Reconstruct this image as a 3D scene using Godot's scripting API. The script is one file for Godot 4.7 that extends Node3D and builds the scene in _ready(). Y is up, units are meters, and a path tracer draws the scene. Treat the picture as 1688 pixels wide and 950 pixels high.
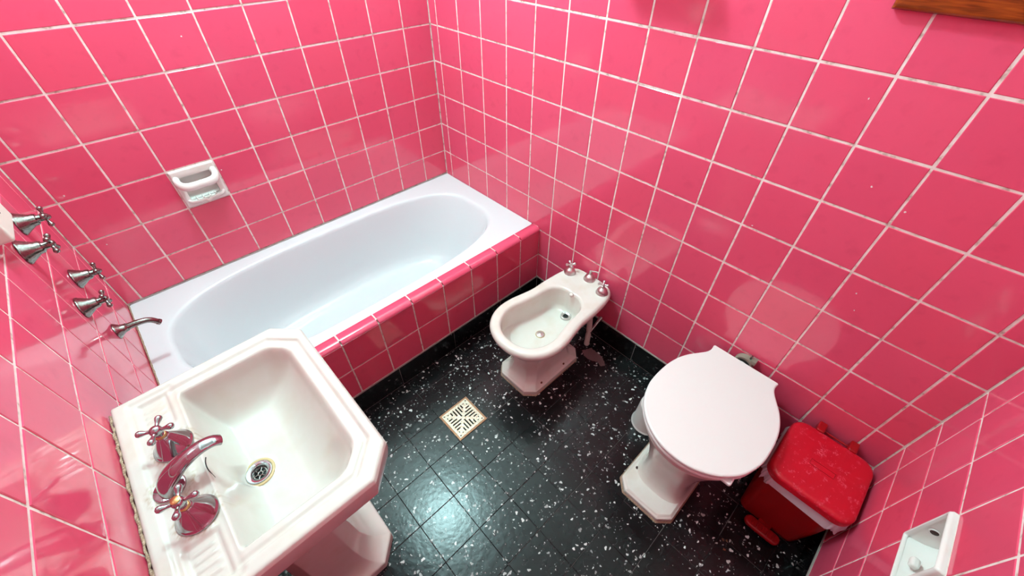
extends Node3D
# Pink tiled bathroom. Metres, y up, floor at y = 0.
# The corner behind the tub is x = 0, z = 0; the room runs to -x and +z.

const T := 0.152                 # pitch of the wall tiles
const FY := -3.83                # floor height counted in tile rows
const XL := -1.561               # left wall plane
const ZF := 2.257                # front wall plane
const H := 2.70                  # ceiling height
const ROWS_TOP := 8              # the tiling stops here, plaster above
const GROUT := 0.0060
const RIM := 0.4454              # tub rim
const TUBZ := 0.748              # front of the tub surround

var M := {}
var tile_cache := {}
var rng := RandomNumberGenerator.new()
var used := {}

func row(k: float) -> float:
	return (k - FY) * T

# ------------------------------------------------------------------ nodes
func numbered(n: String) -> String:
	if not used.has(n):
		used[n] = 0
		return n
	used[n] += 1
	return "%s_%03d" % [n, used[n]]

func thing(called: String, label: String, category: String, at := Vector3.ZERO, group := "") -> Node3D:
	var o := Node3D.new()
	o.name = numbered(called)
	add_child(o)
	o.position = at
	tag(o, label, category, group)
	return o

func tag(o: Node, label: String, category: String, group := "") -> void:
	o.set_meta("label", label)
	o.set_meta("category", category)
	if group != "":
		o.set_meta("group", group)

func part(called: String, mesh: Mesh, mat: Material, parent: Node, at := Vector3.ZERO, basis := Basis()) -> MeshInstance3D:
	var o := MeshInstance3D.new()
	o.name = called
	o.mesh = mesh
	o.material_override = mat
	parent.add_child(o, true)
	o.transform = Transform3D(basis, at)
	return o

func struct(called: String, mesh: Mesh, mat: Material, label: String) -> MeshInstance3D:
	var o := part(called, mesh, mat, self)
	o.set_meta("kind", "structure")
	o.set_meta("label", label)
	return o

# ------------------------------------------------------------------ mesh building
# a builder is {v, n, c, i}; patches keep their own normals, so a patch border is a crease
func mb() -> Dictionary:
	return {"v": PackedVector3Array(), "n": PackedVector3Array(), "c": PackedColorArray(), "i": PackedInt32Array(), "col": false}

func patch(b: Dictionary, g: Array, wrap: bool, cols := []) -> void:
	var R := g.size()
	var N: int = g[0].size()
	var base: int = b.v.size()
	var P := PackedVector3Array()
	for r in g:
		P.append_array(r)
	var nn := PackedVector3Array()
	nn.resize(P.size())
	var idx := PackedInt32Array()
	var cmax := N if wrap else N - 1
	for r in R - 1:
		for c in cmax:
			var c2 := (c + 1) % N
			var a := r * N + c
			var d := r * N + c2
			var e := (r + 1) * N + c
			var f := (r + 1) * N + c2
			for t in [[a, d, e], [d, f, e]]:
				var n: Vector3 = (P[t[2]] - P[t[0]]).cross(P[t[1]] - P[t[0]])
				if n.length_squared() < 1e-18:
					continue
				nn[t[0]] += n
				nn[t[1]] += n
				nn[t[2]] += n
				idx.append_array([base + t[0], base + t[1], base + t[2]])
	for k in P.size():
		nn[k] = nn[k].normalized() if nn[k].length_squared() > 0.0 else Vector3.UP
	b.v.append_array(P)
	b.n.append_array(nn)
	if cols.size() > 0:
		b.col = true
		for r in cols:
			b.c.append_array(r)
	else:
		for k in P.size():
			b.c.append(Color.WHITE)
	b.i.append_array(idx)

func cap(b: Dictionary, ring: PackedVector3Array, flip := false) -> void:
	var c := Vector3.ZERO
	for p in ring:
		c += p
	c /= ring.size()
	var r2 := PackedVector3Array()
	for p in ring:
		r2.append(c)
	if flip:
		patch(b, [r2, ring], true)
	else:
		patch(b, [ring, r2], true)

func done(b: Dictionary) -> ArrayMesh:
	# turn the whole mesh outside out when its volume comes out negative
	var vol := 0.0
	var I: PackedInt32Array = b.i
	var V: PackedVector3Array = b.v
	var mid := Vector3.ZERO
	for p in V:
		mid += p
	mid /= V.size()
	for k in range(0, I.size(), 3):
		vol += (V[I[k]] - mid).dot((V[I[k + 2]] - mid).cross(V[I[k + 1]] - mid))
	if vol < 0.0:
		for k in range(0, I.size(), 3):
			var t := I[k + 1]
			I[k + 1] = I[k + 2]
			I[k + 2] = t
		for k in b.n.size():
			b.n[k] = -b.n[k]
	return raw(b)

func raw(b: Dictionary) -> ArrayMesh:
	var a := []
	a.resize(Mesh.ARRAY_MAX)
	a[Mesh.ARRAY_VERTEX] = b.v
	a[Mesh.ARRAY_NORMAL] = b.n
	if b.col:
		a[Mesh.ARRAY_COLOR] = b.c
	a[Mesh.ARRAY_INDEX] = b.i
	var m := ArrayMesh.new()
	m.add_surface_from_arrays(Mesh.PRIMITIVE_TRIANGLES, a)
	return m

func quad(b: Dictionary, p0: Vector3, p1: Vector3, p2: Vector3, p3: Vector3) -> void:
	patch(b, [PackedVector3Array([p0, p1]), PackedVector3Array([p3, p2])], false)

func box(b: Dictionary, lo: Vector3, hi: Vector3) -> void:
	var r0 := PackedVector3Array([Vector3(lo.x, lo.y, lo.z), Vector3(hi.x, lo.y, lo.z), Vector3(hi.x, lo.y, hi.z), Vector3(lo.x, lo.y, hi.z)])
	var r1 := PackedVector3Array()
	for p in r0:
		r1.append(Vector3(p.x, hi.y, p.z))
	for k in 4:
		var k2 := (k + 1) % 4
		patch(b, [PackedVector3Array([r0[k], r0[k2]]), PackedVector3Array([r1[k], r1[k2]])], false)
	patch(b, [PackedVector3Array([r1[0], r1[1]]), PackedVector3Array([r1[3], r1[2]])], false)
	patch(b, [PackedVector3Array([r0[3], r0[2]]), PackedVector3Array([r0[0], r0[1]])], false)

func box_mesh(lo: Vector3, hi: Vector3) -> ArrayMesh:
	var b := mb()
	box(b, lo, hi)
	return done(b)

# rounded rectangle in the xz plane
func rrect(cx: float, cz: float, hx: float, hz: float, r: float, y: float, seg := 5) -> PackedVector3Array:
	var o := PackedVector3Array()
	r = minf(r, minf(hx, hz) - 0.0001)
	for q in 4:
		var sx: float = [1, -1, -1, 1][q]
		var sz: float = [1, 1, -1, -1][q]
		for k in seg + 1:
			var a := PI / 2 * (q + float(k) / seg)
			o.append(Vector3(cx + sx * (hx - r) + r * cos(a), y, cz + sz * (hz - r) + r * sin(a)))
	return o

# rectangle with chamfered corners; every corner is a tight pair of points, so edges stay crisp
func octo(cx: float, cz: float, hx: float, hz: float, ch: float, y: float, e := 0.0025) -> PackedVector3Array:
	var c := [Vector2(hx, hz - ch), Vector2(hx - ch, hz), Vector2(-hx + ch, hz), Vector2(-hx, hz - ch), Vector2(-hx, -hz + ch), Vector2(-hx + ch, -hz), Vector2(hx - ch, -hz), Vector2(hx, -hz + ch)]
	var o := PackedVector3Array()
	for k in 8:
		var p: Vector2 = c[k]
		var a: Vector2 = c[(k + 7) % 8]
		var d: Vector2 = c[(k + 1) % 8]
		var pa := p + (a - p).normalized() * e
		var pd := p + (d - p).normalized() * e
		o.append(Vector3(cx + pa.x, y, cz + pa.y))
		o.append(Vector3(cx + pd.x, y, cz + pd.y))
	return o

func at_y(ring: PackedVector3Array, y: float, s := 1.0, c := Vector3.ZERO) -> PackedVector3Array:
	var o := PackedVector3Array()
	for p in ring:
		o.append(Vector3(c.x + (p.x - c.x) * s, y, c.z + (p.z - c.z) * s))
	return o

# offset a closed ring in the xz plane, positive = inwards
func inset(ring: PackedVector3Array, d: float, y: float) -> PackedVector3Array:
	var area := 0.0
	var n := ring.size()
	for k in n:
		var a := ring[k]
		var b := ring[(k + 1) % n]
		area += a.x * b.z - b.x * a.z
	var sg := 1.0 if area > 0.0 else -1.0
	var o := PackedVector3Array()
	for k in n:
		var t := ring[(k + 1) % n] - ring[(k + n - 1) % n]
		var nv := Vector3(-t.z, 0, t.x).normalized() * sg
		o.append(Vector3(ring[k].x, y, ring[k].z) + nv * d)
	return o

func mixr(a: PackedVector3Array, b: PackedVector3Array, t: float, y: float) -> PackedVector3Array:
	var o := PackedVector3Array()
	for k in a.size():
		var p := a[k].lerp(b[k], t)
		o.append(Vector3(p.x, y, p.z))
	return o

# a closed outline, mirrored about z = zc, from its half profile [x, half width]; starts at the tip
func outline(half: Array, zc: float, n: int, y := 0.0) -> PackedVector3Array:
	var cv := Curve2D.new()
	cv.bake_interval = 0.002
	var pts := []
	for h in half:
		pts.append(Vector2(h[0], h[1]))
	for k in range(half.size() - 2, 0, -1):
		pts.append(Vector2(half[k][0], -half[k][1]))
	var m := pts.size()
	for k in m + 1:
		var p: Vector2 = pts[k % m]
		var t: Vector2 = (pts[(k + 1) % m] - pts[(k + m - 1) % m])
		var dn: float = (pts[(k + 1) % m] - p).length()
		var dp: float = (p - pts[(k + m - 1) % m]).length()
		t = t.normalized()
		var hh: Array = half[k] if k < half.size() else half[m - k]
		if hh.size() > 2:
			cv.add_point(p)      # a sharp corner
		else:
			cv.add_point(p, -t * dp * 0.33, t * dn * 0.33)
	var L := cv.get_baked_length()
	var o := PackedVector3Array()
	for k in n:
		var q := cv.sample_baked(L * k / n)
		o.append(Vector3(q.x, y, zc + q.y))
	return o

func loft(b: Dictionary, rings: Array, c0 := true, c1 := true) -> void:
	patch(b, rings, true)
	if c0:
		cap(b, rings[0], true)
	if c1:
		cap(b, rings[rings.size() - 1])

func loft_mesh(rings: Array, c0 := true, c1 := true) -> ArrayMesh:
	var b := mb()
	loft(b, rings, c0, c1)
	return done(b)

# surface of revolution about the local y axis, profile of [r, y]
func lathe(b: Dictionary, prof: Array, seg := 28, xf := Transform3D()) -> void:
	var g := []
	for p in prof:
		var r := PackedVector3Array()
		for k in seg:
			var a := TAU * k / seg
			r.append(xf * Vector3(cos(a) * p[0], p[1], sin(a) * p[0]))
		g.append(r)
	patch(b, g, true)

func lathe_mesh(prof: Array, seg := 28, xf := Transform3D()) -> ArrayMesh:
	var b := mb()
	lathe(b, prof, seg, xf)
	return done(b)

# tube through points with radii; flat squeezes the section sideways
func tube(b: Dictionary, pts: Array, rad: Array, seg := 14, wide := 1.0, tall := 1.0, up := Vector3.UP) -> void:
	var g := []
	var n := pts.size()
	for k in n:
		var t: Vector3 = (pts[mini(k + 1, n - 1)] - pts[maxi(k - 1, 0)]).normalized()
		var s := t.cross(up)
		if s.length() < 0.05:
			s = t.cross(Vector3(0.3, 0.1, 1))
		s = s.normalized()
		var w := s.cross(t).normalized()
		var ring := PackedVector3Array()
		for j in seg:
			var a := TAU * j / seg
			ring.append(pts[k] + (s * cos(a) * wide + w * sin(a) * tall) * rad[k])
		g.append(ring)
	loft(b, g)

func tube_mesh(pts: Array, rad: Array, seg := 14, wide := 1.0, tall := 1.0, up := Vector3.UP) -> ArrayMesh:
	var b := mb()
	tube(b, pts, rad, seg, wide, tall, up)
	return done(b)

func smooth_path(ctrl: Array, n: int) -> Array:
	var cv := Curve3D.new()
	cv.bake_interval = 0.002
	var m := ctrl.size()
	for k in m:
		var t: Vector3 = (ctrl[mini(k + 1, m - 1)] - ctrl[maxi(k - 1, 0)]) * 0.17
		cv.add_point(ctrl[k], -t, t)
	var o := []
	var L := cv.get_baked_length()
	for k in n:
		o.append(cv.sample_baked(L * k / (n - 1), true))
	return o

func lerps(vals: Array, n: int) -> Array:
	var o := []
	for k in n:
		var t := float(k) / (n - 1) * (vals.size() - 1)
		var a := mini(int(t), vals.size() - 2)
		o.append(lerpf(vals[a], vals[a + 1], t - a))
	return o

# solid slab with soft edges from a closed outline
func slab(ring: PackedVector3Array, y0: float, y1: float, r: float) -> ArrayMesh:
	var rings := []
	for k in 4:
		var a := PI / 2 * k / 3.0
		rings.append(inset(ring, r * (1.0 - sin(a)), y0 + r * (1.0 - cos(a))))
	for k in 4:
		var a := PI / 2 * (3 - k) / 3.0
		rings.append(inset(ring, r * (1.0 - sin(a)), y1 - r * (1.0 - cos(a))))
	return loft_mesh(rings)

# ------------------------------------------------------------------ materials
func mat(c: Color, rough: float, metal := 0.0, spec := 0.5) -> StandardMaterial3D:
	var m := StandardMaterial3D.new()
	m.albedo_color = c
	m.roughness = rough
	m.metallic = metal
	m.metallic_specular = spec
	return m

func noise(freq: float, sd: int, oct := 4) -> FastNoiseLite:
	var n := FastNoiseLite.new()
	n.seed = sd
	n.frequency = freq
	n.noise_type = FastNoiseLite.TYPE_SIMPLEX_SMOOTH
	n.fractal_octaves = oct
	return n

# a tiling picture that runs between colours of a ramp
func ramp_tex(freq: float, sd: int, ramp: Array, size := 512, oct := 4) -> ImageTexture:
	var g := noise(freq, sd, oct).get_seamless_image(size, size)
	g.convert(Image.FORMAT_L8)
	var src := g.get_data()
	var lut := []
	for k in 256:
		var t := k / 255.0 * (ramp.size() - 1)
		var a := mini(int(t), ramp.size() - 2)
		lut.append((ramp[a] as Color).lerp(ramp[a + 1], t - a))
	var out := PackedByteArray()
	out.resize(size * size * 3)
	for k in size * size:
		var c: Color = lut[src[k]]
		out[k * 3] = c.r8
		out[k * 3 + 1] = c.g8
		out[k * 3 + 2] = c.b8
	var im := Image.create_from_data(size, size, false, Image.FORMAT_RGB8, out)
	im.generate_mipmaps()
	return ImageTexture.create_from_image(im)

func bump_tex(freq: float, sd: int, strength: float, size := 512, oct := 3) -> ImageTexture:
	var g := noise(freq, sd, oct).get_seamless_image(size, size)
	g.convert(Image.FORMAT_RGBA8)
	g.bump_map_to_normal_map(strength)
	return ImageTexture.create_from_image(g)

func tri(m: StandardMaterial3D, scale: float, tex: Texture2D = null, nrm: Texture2D = null, ns := 1.0) -> StandardMaterial3D:
	m.uv1_triplanar = true
	m.uv1_world_triplanar = true
	m.uv1_scale = Vector3.ONE * scale
	if tex:
		m.albedo_texture = tex
	if nrm:
		m.normal_enabled = true
		m.normal_texture = nrm
		m.normal_scale = ns
	return m

func materials() -> void:
	var mottle := ramp_tex(0.012, 3, [Color(0.965, 0.945, 0.95), Color(1, 1, 1), Color(1, 1, 1), Color(0.985, 0.975, 0.98)])
	var wavy := bump_tex(0.010, 8, 1.2)
	M.pink = []
	for c in [Color(0.897, 0.325, 0.445), Color(0.889, 0.315, 0.435), Color(0.905, 0.337, 0.458), Color(0.887, 0.321, 0.445), Color(0.900, 0.329, 0.440)]:
		M.pink.append(tri(mat(c, 0.09, 0.0, 0.6), 2.1, mottle, wavy, 0.10))
	var gt := ramp_tex(0.02, 5, [Color(0.66, 0.55, 0.51), Color(0.90, 0.83, 0.80), Color(0.94, 0.89, 0.87), Color(0.95, 0.91, 0.89)])
	M.grout = tri(mat(Color(1, 0.985, 0.98), 0.8), 3.0, gt)
	M.plaster = tri(mat(Color(0.90, 0.885, 0.87), 0.9), 1.5, mottle)
	M.tub = mat(Color(0.865, 0.870, 0.880), 0.10)
	var cer := ramp_tex(0.008, 15, [Color(0.975, 0.955, 0.93), Color(1, 1, 1), Color(0.99, 0.985, 0.975)])
	M.ceramic = tri(mat(Color(0.890, 0.868, 0.835), 0.10), 2.0, cer)
	M.bidet = tri(mat(Color(0.880, 0.858, 0.825), 0.10), 2.0, cer)
	M.sink = tri(mat(Color(0.840, 0.808, 0.780), 0.10), 2.0, cer)
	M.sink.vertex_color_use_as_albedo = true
	M.dish = tri(mat(Color(0.925, 0.915, 0.895), 0.12), 2.0, cer)
	M.seat = mat(Color(0.93, 0.92, 0.905), 0.28)
	M.cement = tri(mat(Color(0.42, 0.39, 0.36), 0.9), 8.0, mottle)
	M.chrome = mat(Color(0.66, 0.66, 0.67), 0.08, 1.0)
	M.dull_chrome = tri(mat(Color(0.60, 0.59, 0.58), 0.22, 1.0), 9.0, ramp_tex(0.03, 21, [Color(0.55, 0.50, 0.45), Color(0.95, 0.94, 0.93), Color(1, 1, 1)]))
	M.satin = mat(Color(0.82, 0.81, 0.80), 0.34, 1.0)
	M.brass = mat(Color(0.78, 0.62, 0.42), 0.35, 1.0)
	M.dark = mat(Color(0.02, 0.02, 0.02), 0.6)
	M.rust = tri(mat(Color(0.42, 0.24, 0.14), 0.8), 12.0, mottle)
	M.caulk = tri(mat(Color(1, 1, 1), 0.8), 14.0, ramp_tex(0.03, 31, [Color(0.34, 0.24, 0.17), Color(0.64, 0.52, 0.43), Color(0.86, 0.79, 0.71)]))
	M.stain = tri(mat(Color(0.82, 0.70, 0.52), 0.35), 12.0, cer)
	M.bolt = mat(Color(0.22, 0.12, 0.08), 0.6)
	M.plastic = mat(Color(0.90, 0.875, 0.83), 0.35)
	M.cup = mat(Color(0.88, 0.86, 0.84), 0.3)
	M.grey_rubber = tri(mat(Color(0.56, 0.53, 0.47), 0.5), 20.0, mottle)
	M.black_rubber = mat(Color(0.03, 0.03, 0.03), 0.6)
	M.bag = mat(Color(0.90, 0.86, 0.88), 0.35)
	M.bag.backlight_enabled = true
	M.bag.backlight = Color(0.35, 0.32, 0.33)
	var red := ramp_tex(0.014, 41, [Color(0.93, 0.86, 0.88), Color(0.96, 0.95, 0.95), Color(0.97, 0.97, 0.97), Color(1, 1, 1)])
	M.red = tri(mat(Color(0.66, 0.035, 0.075), 0.32), 3.0, red)  # body red made darker to take in the shade under the lid
	M.red_lid = mat(Color(1, 1, 1), 0.34)
	M.red_lid.albedo_texture = lid_tex()
	M.red_lid.uv1_triplanar = true
	M.red_lid.uv1_scale = Vector3.ONE * 3.0
	M.floor = tri(mat(Color(1, 1, 1), 0.23, 0.0, 0.40), 1.0 / 1.6, terrazzo_tex(77, true), bump_tex(0.05, 12, 1.4, 1024), 0.14)
	M.skirt = tri(mat(Color(1, 1, 1), 0.16), 1.0 / 1.1, terrazzo_tex(78, false))
	M.joint = mat(Color(0.40, 0.38, 0.37), 0.8)
	M.pale_joint = tri(mat(Color(0.60, 0.55, 0.53), 0.8), 9.0, mottle)
	var wt := ramp_tex(0.02, 51, [Color(0.36, 0.14, 0.04), Color(0.55, 0.24, 0.07), Color(0.66, 0.31, 0.09)], 512, 3)
	M.wood = tri(mat(Color(1, 1, 1), 0.2), 1.0, wt)
	M.wood.uv1_scale = Vector3(1, 14, 1.2)
	M.lamp_body = mat(Color(0.9, 0.9, 0.9), 0.4)
	M.lamp_glass = mat(Color(0.95, 0.95, 0.95), 0.4)
	M.lamp_glass.emission_enabled = true
	M.lamp_glass.emission = Color(0.79, 0.985, 0.995)
	M.lamp_glass.emission_energy_multiplier = 4.0

# black terrazzo: pale stone chips, faint grey swirls
func terrazzo_tex(sd: int, is_floor: bool) -> ImageTexture:
	var S := 2048 if is_floor else 1024
	var size_m := 1.6 if is_floor else 1.1
	var ppm := S / size_m
	var r := RandomNumberGenerator.new()
	r.seed = sd
	var cloud := noise(0.01, sd, 4).get_seamless_image(S, S)
	cloud.convert(Image.FORMAT_L8)
	var src := cloud.get_data()
	var d := PackedByteArray()
	d.resize(S * S * 3)
	for k in S * S:
		var t := src[k] / 255.0
		var v := int(14 + 17 * t) if is_floor else int(10 + 12 * t)
		d[k * 3] = v
		d[k * 3 + 1] = v
		d[k * 3 + 2] = v + 1
	# swirls left in the polish
	for k in (2600 if is_floor else 250):
		var cx := r.randf() * S
		var cy := r.randf() * S
		var rad := r.randf_range(0.004, 0.016) * ppm
		var a0 := r.randf() * TAU
		var span := r.randf_range(0.5, 2.2)
		var v := r.randi_range(46, 88)
		var steps := int(rad * span) + 2
		for j in steps:
			var a := a0 + span * j / steps
			var x := posmod(int(cx + cos(a) * rad), S)
			var y := posmod(int(cy + sin(a) * rad * 0.8), S)
			var o := (y * S + x) * 3
			d[o] = v
			d[o + 1] = v
			d[o + 2] = v
	# chips: small irregular polygons
	for k in (8600 if is_floor else 900):
		var cx := r.randf() * S
		var cy := r.randf() * S
		if r.randf() * 255.0 > src[int(cy) * S + int(cx)] * 1.5 - 20.0:
			continue
		var big := pow(r.randf(), 4.0)
		var rad := (0.0013 + 0.0052 * big) * ppm
		var e := r.randf_range(0.45, 1.0)
		var rot := r.randf() * PI
		var p1 := r.randf() * TAU
		var p2 := r.randf() * TAU
		var v := r.randf_range(0.55, 0.93) if is_floor else r.randf_range(0.12, 0.5)
		var q := int(rad * 1.4) + 1
		for j in range(-q, q + 1):
			for i in range(-q, q + 1):
				var u := i * cos(rot) + j * sin(rot)
				var w := (-i * sin(rot) + j * cos(rot)) / e
				var a := atan2(w, u)
				var lim := rad * (1.0 + 0.22 * cos(2 * a + p1) + 0.16 * cos(3 * a + p2))
				if u * u + w * w < lim * lim:
					var o := (posmod(int(cy) + j, S) * S + posmod(int(cx) + i, S)) * 3
					d[o] = int(v * 252)
					d[o + 1] = int(v * 250)
					d[o + 2] = int(v * 246)
	var im := Image.create_from_data(S, S, false, Image.FORMAT_RGB8, d)
	im.generate_mipmaps()
	return ImageTexture.create_from_image(im)

# red plastic, dulled by whitish scuffs and specks
func lid_tex() -> ImageTexture:
	var S := 512
	var n1 := noise(0.016, 61, 5)
	var n2 := noise(0.09, 62, 3)
	var im := Image.create(S, S, false, Image.FORMAT_RGB8)
	for y in S:
		for x in S:
			var a := n1.get_noise_2d(x, y)
			var b := n2.get_noise_2d(x, y)
			var t := clampf((a - 0.16) * 4.0, 0.0, 1.0) * clampf(b * 1.6 + 0.45, 0.0, 1.0) * 0.62 + 0.04 * b
			im.set_pixel(x, y, Color(0.775, 0.055, 0.14).lerp(Color(0.90, 0.47, 0.53), maxf(t, 0.0)))
	var r := RandomNumberGenerator.new()
	r.seed = 9
	for k in 160:
		var x := r.randi_range(2, S - 4)
		var y := r.randi_range(2, S - 4)
		var l := r.randi_range(1, 4)
		im.fill_rect(Rect2i(x, y, l if r.randf() < 0.5 else 1, 1 if r.randf() < 0.5 else 2), Color(0.96, 0.62, 0.64))
	im.generate_mipmaps()
	return ImageTexture.create_from_image(im)

# ------------------------------------------------------------------ tiles
# face towards local +z, centred, back at z = -0.006, face at z = 0
func tile_mesh(w: float, h: float, variant: int, c := 0.0014, depth := 0.006) -> ArrayMesh:
	var key := "%.4f_%.4f_%d_%.4f" % [w, h, variant, c]
	if tile_cache.has(key):
		return tile_cache[key]
	var r := RandomNumberGenerator.new()
	r.seed = 100 + variant
	var b := mb()
	var fr := []
	var ed := []
	var bk := []
	for k in 4:
		var sx: float = [-1, 1, 1, -1][k]
		var sy: float = [-1, -1, 1, 1][k]
		var j := Vector2(r.randf_range(-1, 1), r.randf_range(-1, 1)) * 0.0006
		fr.append(Vector3(sx * (w / 2 - c) + j.x, sy * (h / 2 - c) + j.y, r.randf_range(-0.00012, 0.00012)))
		ed.append(Vector3(sx * w / 2 + j.x, sy * h / 2 + j.y, -c * 0.8))
		bk.append(Vector3(sx * w / 2 + j.x, sy * h / 2 + j.y, -depth))
	quad(b, fr[3], fr[2], fr[1], fr[0])
	for k in 4:
		var k2 := (k + 1) % 4
		quad(b, fr[k], fr[k2], ed[k2], ed[k])
		quad(b, ed[k], ed[k2], bk[k2], bk[k])
	var m := done(b)
	tile_cache[key] = m
	return m

# clip lines to a span, giving [lo, hi] pieces
func spans(lo: float, hi: float, first: float, pitch: float) -> Array:
	var ls := [lo]
	var k := ceili((lo - first) / pitch + 0.001)
	while first + k * pitch < hi - 0.004:
		var v := first + k * pitch
		if v > lo + 0.004:
			ls.append(v)
		k += 1
	ls.append(hi)
	var o := []
	for j in ls.size() - 1:
		o.append([ls[j], ls[j + 1]])
	return o

# origin + a * u + b * v, normal out of the wall
func tile_field(parent: Node, called: String, org: Vector3, u: Vector3, v: Vector3, us: Array, vs: Array, skips: Array, mats: Array, gap := GROUT, tilt := 0.0022) -> void:
	var nrm := u.cross(v)
	for a in us:
		for b in vs:
			var mid := Vector2((a[0] + a[1]) / 2, (b[0] + b[1]) / 2)
			var skip := false
			for s in skips:
				if (s as Rect2).has_point(mid):
					skip = true
			if skip:
				continue
			var w: float = a[1] - a[0] - gap
			var h: float = b[1] - b[0] - gap
			if w < 0.006 or h < 0.006:
				continue
			var bs := Basis(u, v, nrm)
			bs = Basis(u, rng.randf_range(-tilt, tilt)) * Basis(v, rng.randf_range(-tilt, tilt)) * bs
			part(called, tile_mesh(w, h, rng.randi() % 4), mats[rng.randi() % mats.size()], parent, org + u * mid.x + v * mid.y + nrm * rng.randf_range(-0.0004, 0.0003), bs)

# a wall slab in the frame (org, u, v), grout face 1.6 mm behind the tile faces, with rectangular holes
func wall_mesh(org: Vector3, u: Vector3, v: Vector3, lo: Vector2, hi: Vector2, hole: Rect2, thick := 0.12, back := 0.0016) -> ArrayMesh:
	var b := mb()
	var n := u.cross(v)
	var rects := []
	if hole.size.x > 0.0:
		rects = [[lo.x, lo.y, hi.x, hole.position.y], [lo.x, hole.end.y, hi.x, hi.y], [lo.x, hole.position.y, hole.position.x, hole.end.y], [hole.end.x, hole.position.y, hi.x, hole.end.y]]
	else:
		rects = [[lo.x, lo.y, hi.x, hi.y]]
	for r in rects:
		var p := []
		for z in [-back, -thick]:
			for c in [[r[0], r[1]], [r[2], r[1]], [r[2], r[3]], [r[0], r[3]]]:
				p.append(org + u * c[0] + v * c[1] + n * z)
		quad(b, p[3], p[2], p[1], p[0])
		quad(b, p[4], p[5], p[6], p[7])
		for k in 4:
			var k2 := (k + 1) % 4
			quad(b, p[k], p[k2], p[k2 + 4], p[k + 4])
	return done(b)

# ------------------------------------------------------------------ taps
# bell with a stem along local y, handle hub at height hh
func bell_mesh(r: float, h: float, top := 0.011) -> ArrayMesh:
	return lathe_mesh([[0.0, 0.0], [r, 0.0], [r * 1.02, 0.002], [r * 0.99, 0.0045], [r * 0.93, 0.006], [r * 0.90, 0.008], [r * 0.80, h * 0.28], [r * 0.66, h * 0.44], [r * 0.52, h * 0.60], [top * 1.15, h * 0.78], [top, h * 0.82], [top, h * 0.86], [top * 0.72, h * 0.87], [top * 0.70, h * 1.1], [0.0, h * 1.1]], 32)

# the rounder bells of the bidet
func dome_mesh(r: float, h: float) -> ArrayMesh:
	return lathe_mesh([[0.0, 0.0], [r, 0.0], [r * 1.03, 0.0018], [r * 1.0, 0.004], [r * 0.95, 0.005], [r * 0.93, h * 0.22], [r * 0.86, h * 0.38], [r * 0.74, h * 0.53], [r * 0.56, h * 0.66], [r * 0.36, h * 0.75], [0.008, h * 0.82], [0.006, h * 0.84], [0.006, h * 1.15], [0.0, h * 1.15]], 32)

func cross_mesh(arm: float, turn: float, hub := 0.0095) -> ArrayMesh:
	var b := mb()
	lathe(b, [[0.0, -0.010], [hub * 0.75, -0.010], [hub * 0.95, -0.006], [hub * 1.05, 0.0], [hub * 0.95, 0.005], [hub * 0.6, 0.0085], [0.0, 0.0095]], 20)
	for k in 4:
		var a := turn + PI / 2 * k
		var xf := Transform3D(Basis(Vector3(-sin(a), 0, cos(a)), Vector3(cos(a), 0.10, sin(a)).normalized(), Vector3(-sin(a), 0, cos(a)).cross(Vector3(cos(a), 0.10, sin(a)))).orthonormalized(), Vector3.ZERO)
		lathe(b, [[0.0, 0.004], [0.0045, 0.006], [0.0036, arm * 0.42], [0.0040, arm * 0.6], [0.0062, arm * 0.84], [0.0067, arm * 0.98], [0.0052, arm * 1.1], [0.0022, arm * 1.16], [0.0, arm * 1.17]], 14, xf)
	return done(b)

# ------------------------------------------------------------------ build
func _ready() -> void:
	rng.seed = 4242
	# camera, read from the tile grid of the photograph
	var cam := Camera3D.new()
	cam.name = "camera"
	add_child(cam)
	cam.keep_aspect = Camera3D.KEEP_HEIGHT
	cam.fov = 70.464
	cam.near = 0.01
	cam.transform = Transform3D(Basis(Vector3(0.72400672, 0.00580418, 0.6897685), Vector3(0.47515306, 0.7206967, -0.50480278), Vector3(-0.50004384, 0.69322621, 0.51903138)), Vector3(-1.23680256, 1.61431029, 1.83779416))
	cam.current = true
	var we := WorldEnvironment.new()
	we.name = "world_environment"
	var env := Environment.new()
	env.background_mode = Environment.BG_COLOR
	env.background_color = Color(0, 0, 0)
	env.tonemap_mode = Environment.TONE_MAPPER_LINEAR
	env.tonemap_exposure = 1.0
	env.sdfgi_enabled = true
	env.ssao_enabled = true
	env.ssil_enabled = true
	we.environment = env
	add_child(we)
	materials()
	lamp(Vector3(-0.77, 2.58, 0.48), 2.38)

	room()
	tub()
	sink()
	toilet()
	bidet()
	bin()
	wall_fittings()
	small_things()

func lamp(at: Vector3, energy: float) -> void:
	var o := thing("ceiling_lamp", "round frosted glass globe lamp on the white ceiling above the tub", "lamp", at)
	part("base", lathe_mesh([[0.0, H - at.y], [0.065, H - at.y], [0.065, H - at.y - 0.012], [0.04, H - at.y - 0.022], [0.038, 0.075], [0.0, 0.075]], 32), M.lamp_body, o)
	var s := SphereMesh.new()
	s.radius = 0.09
	s.height = 0.18
	part("globe", s, M.lamp_glass, o)
	var l := OmniLight3D.new()
	l.name = "bulb_light"
	l.light_energy = energy
	l.light_color = Color(0.79, 0.985, 0.995)
	l.light_size = 0.09
	l.omni_range = 12.0
	l.omni_attenuation = 2.0
	l.shadow_enabled = true
	o.add_child(l)

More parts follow.
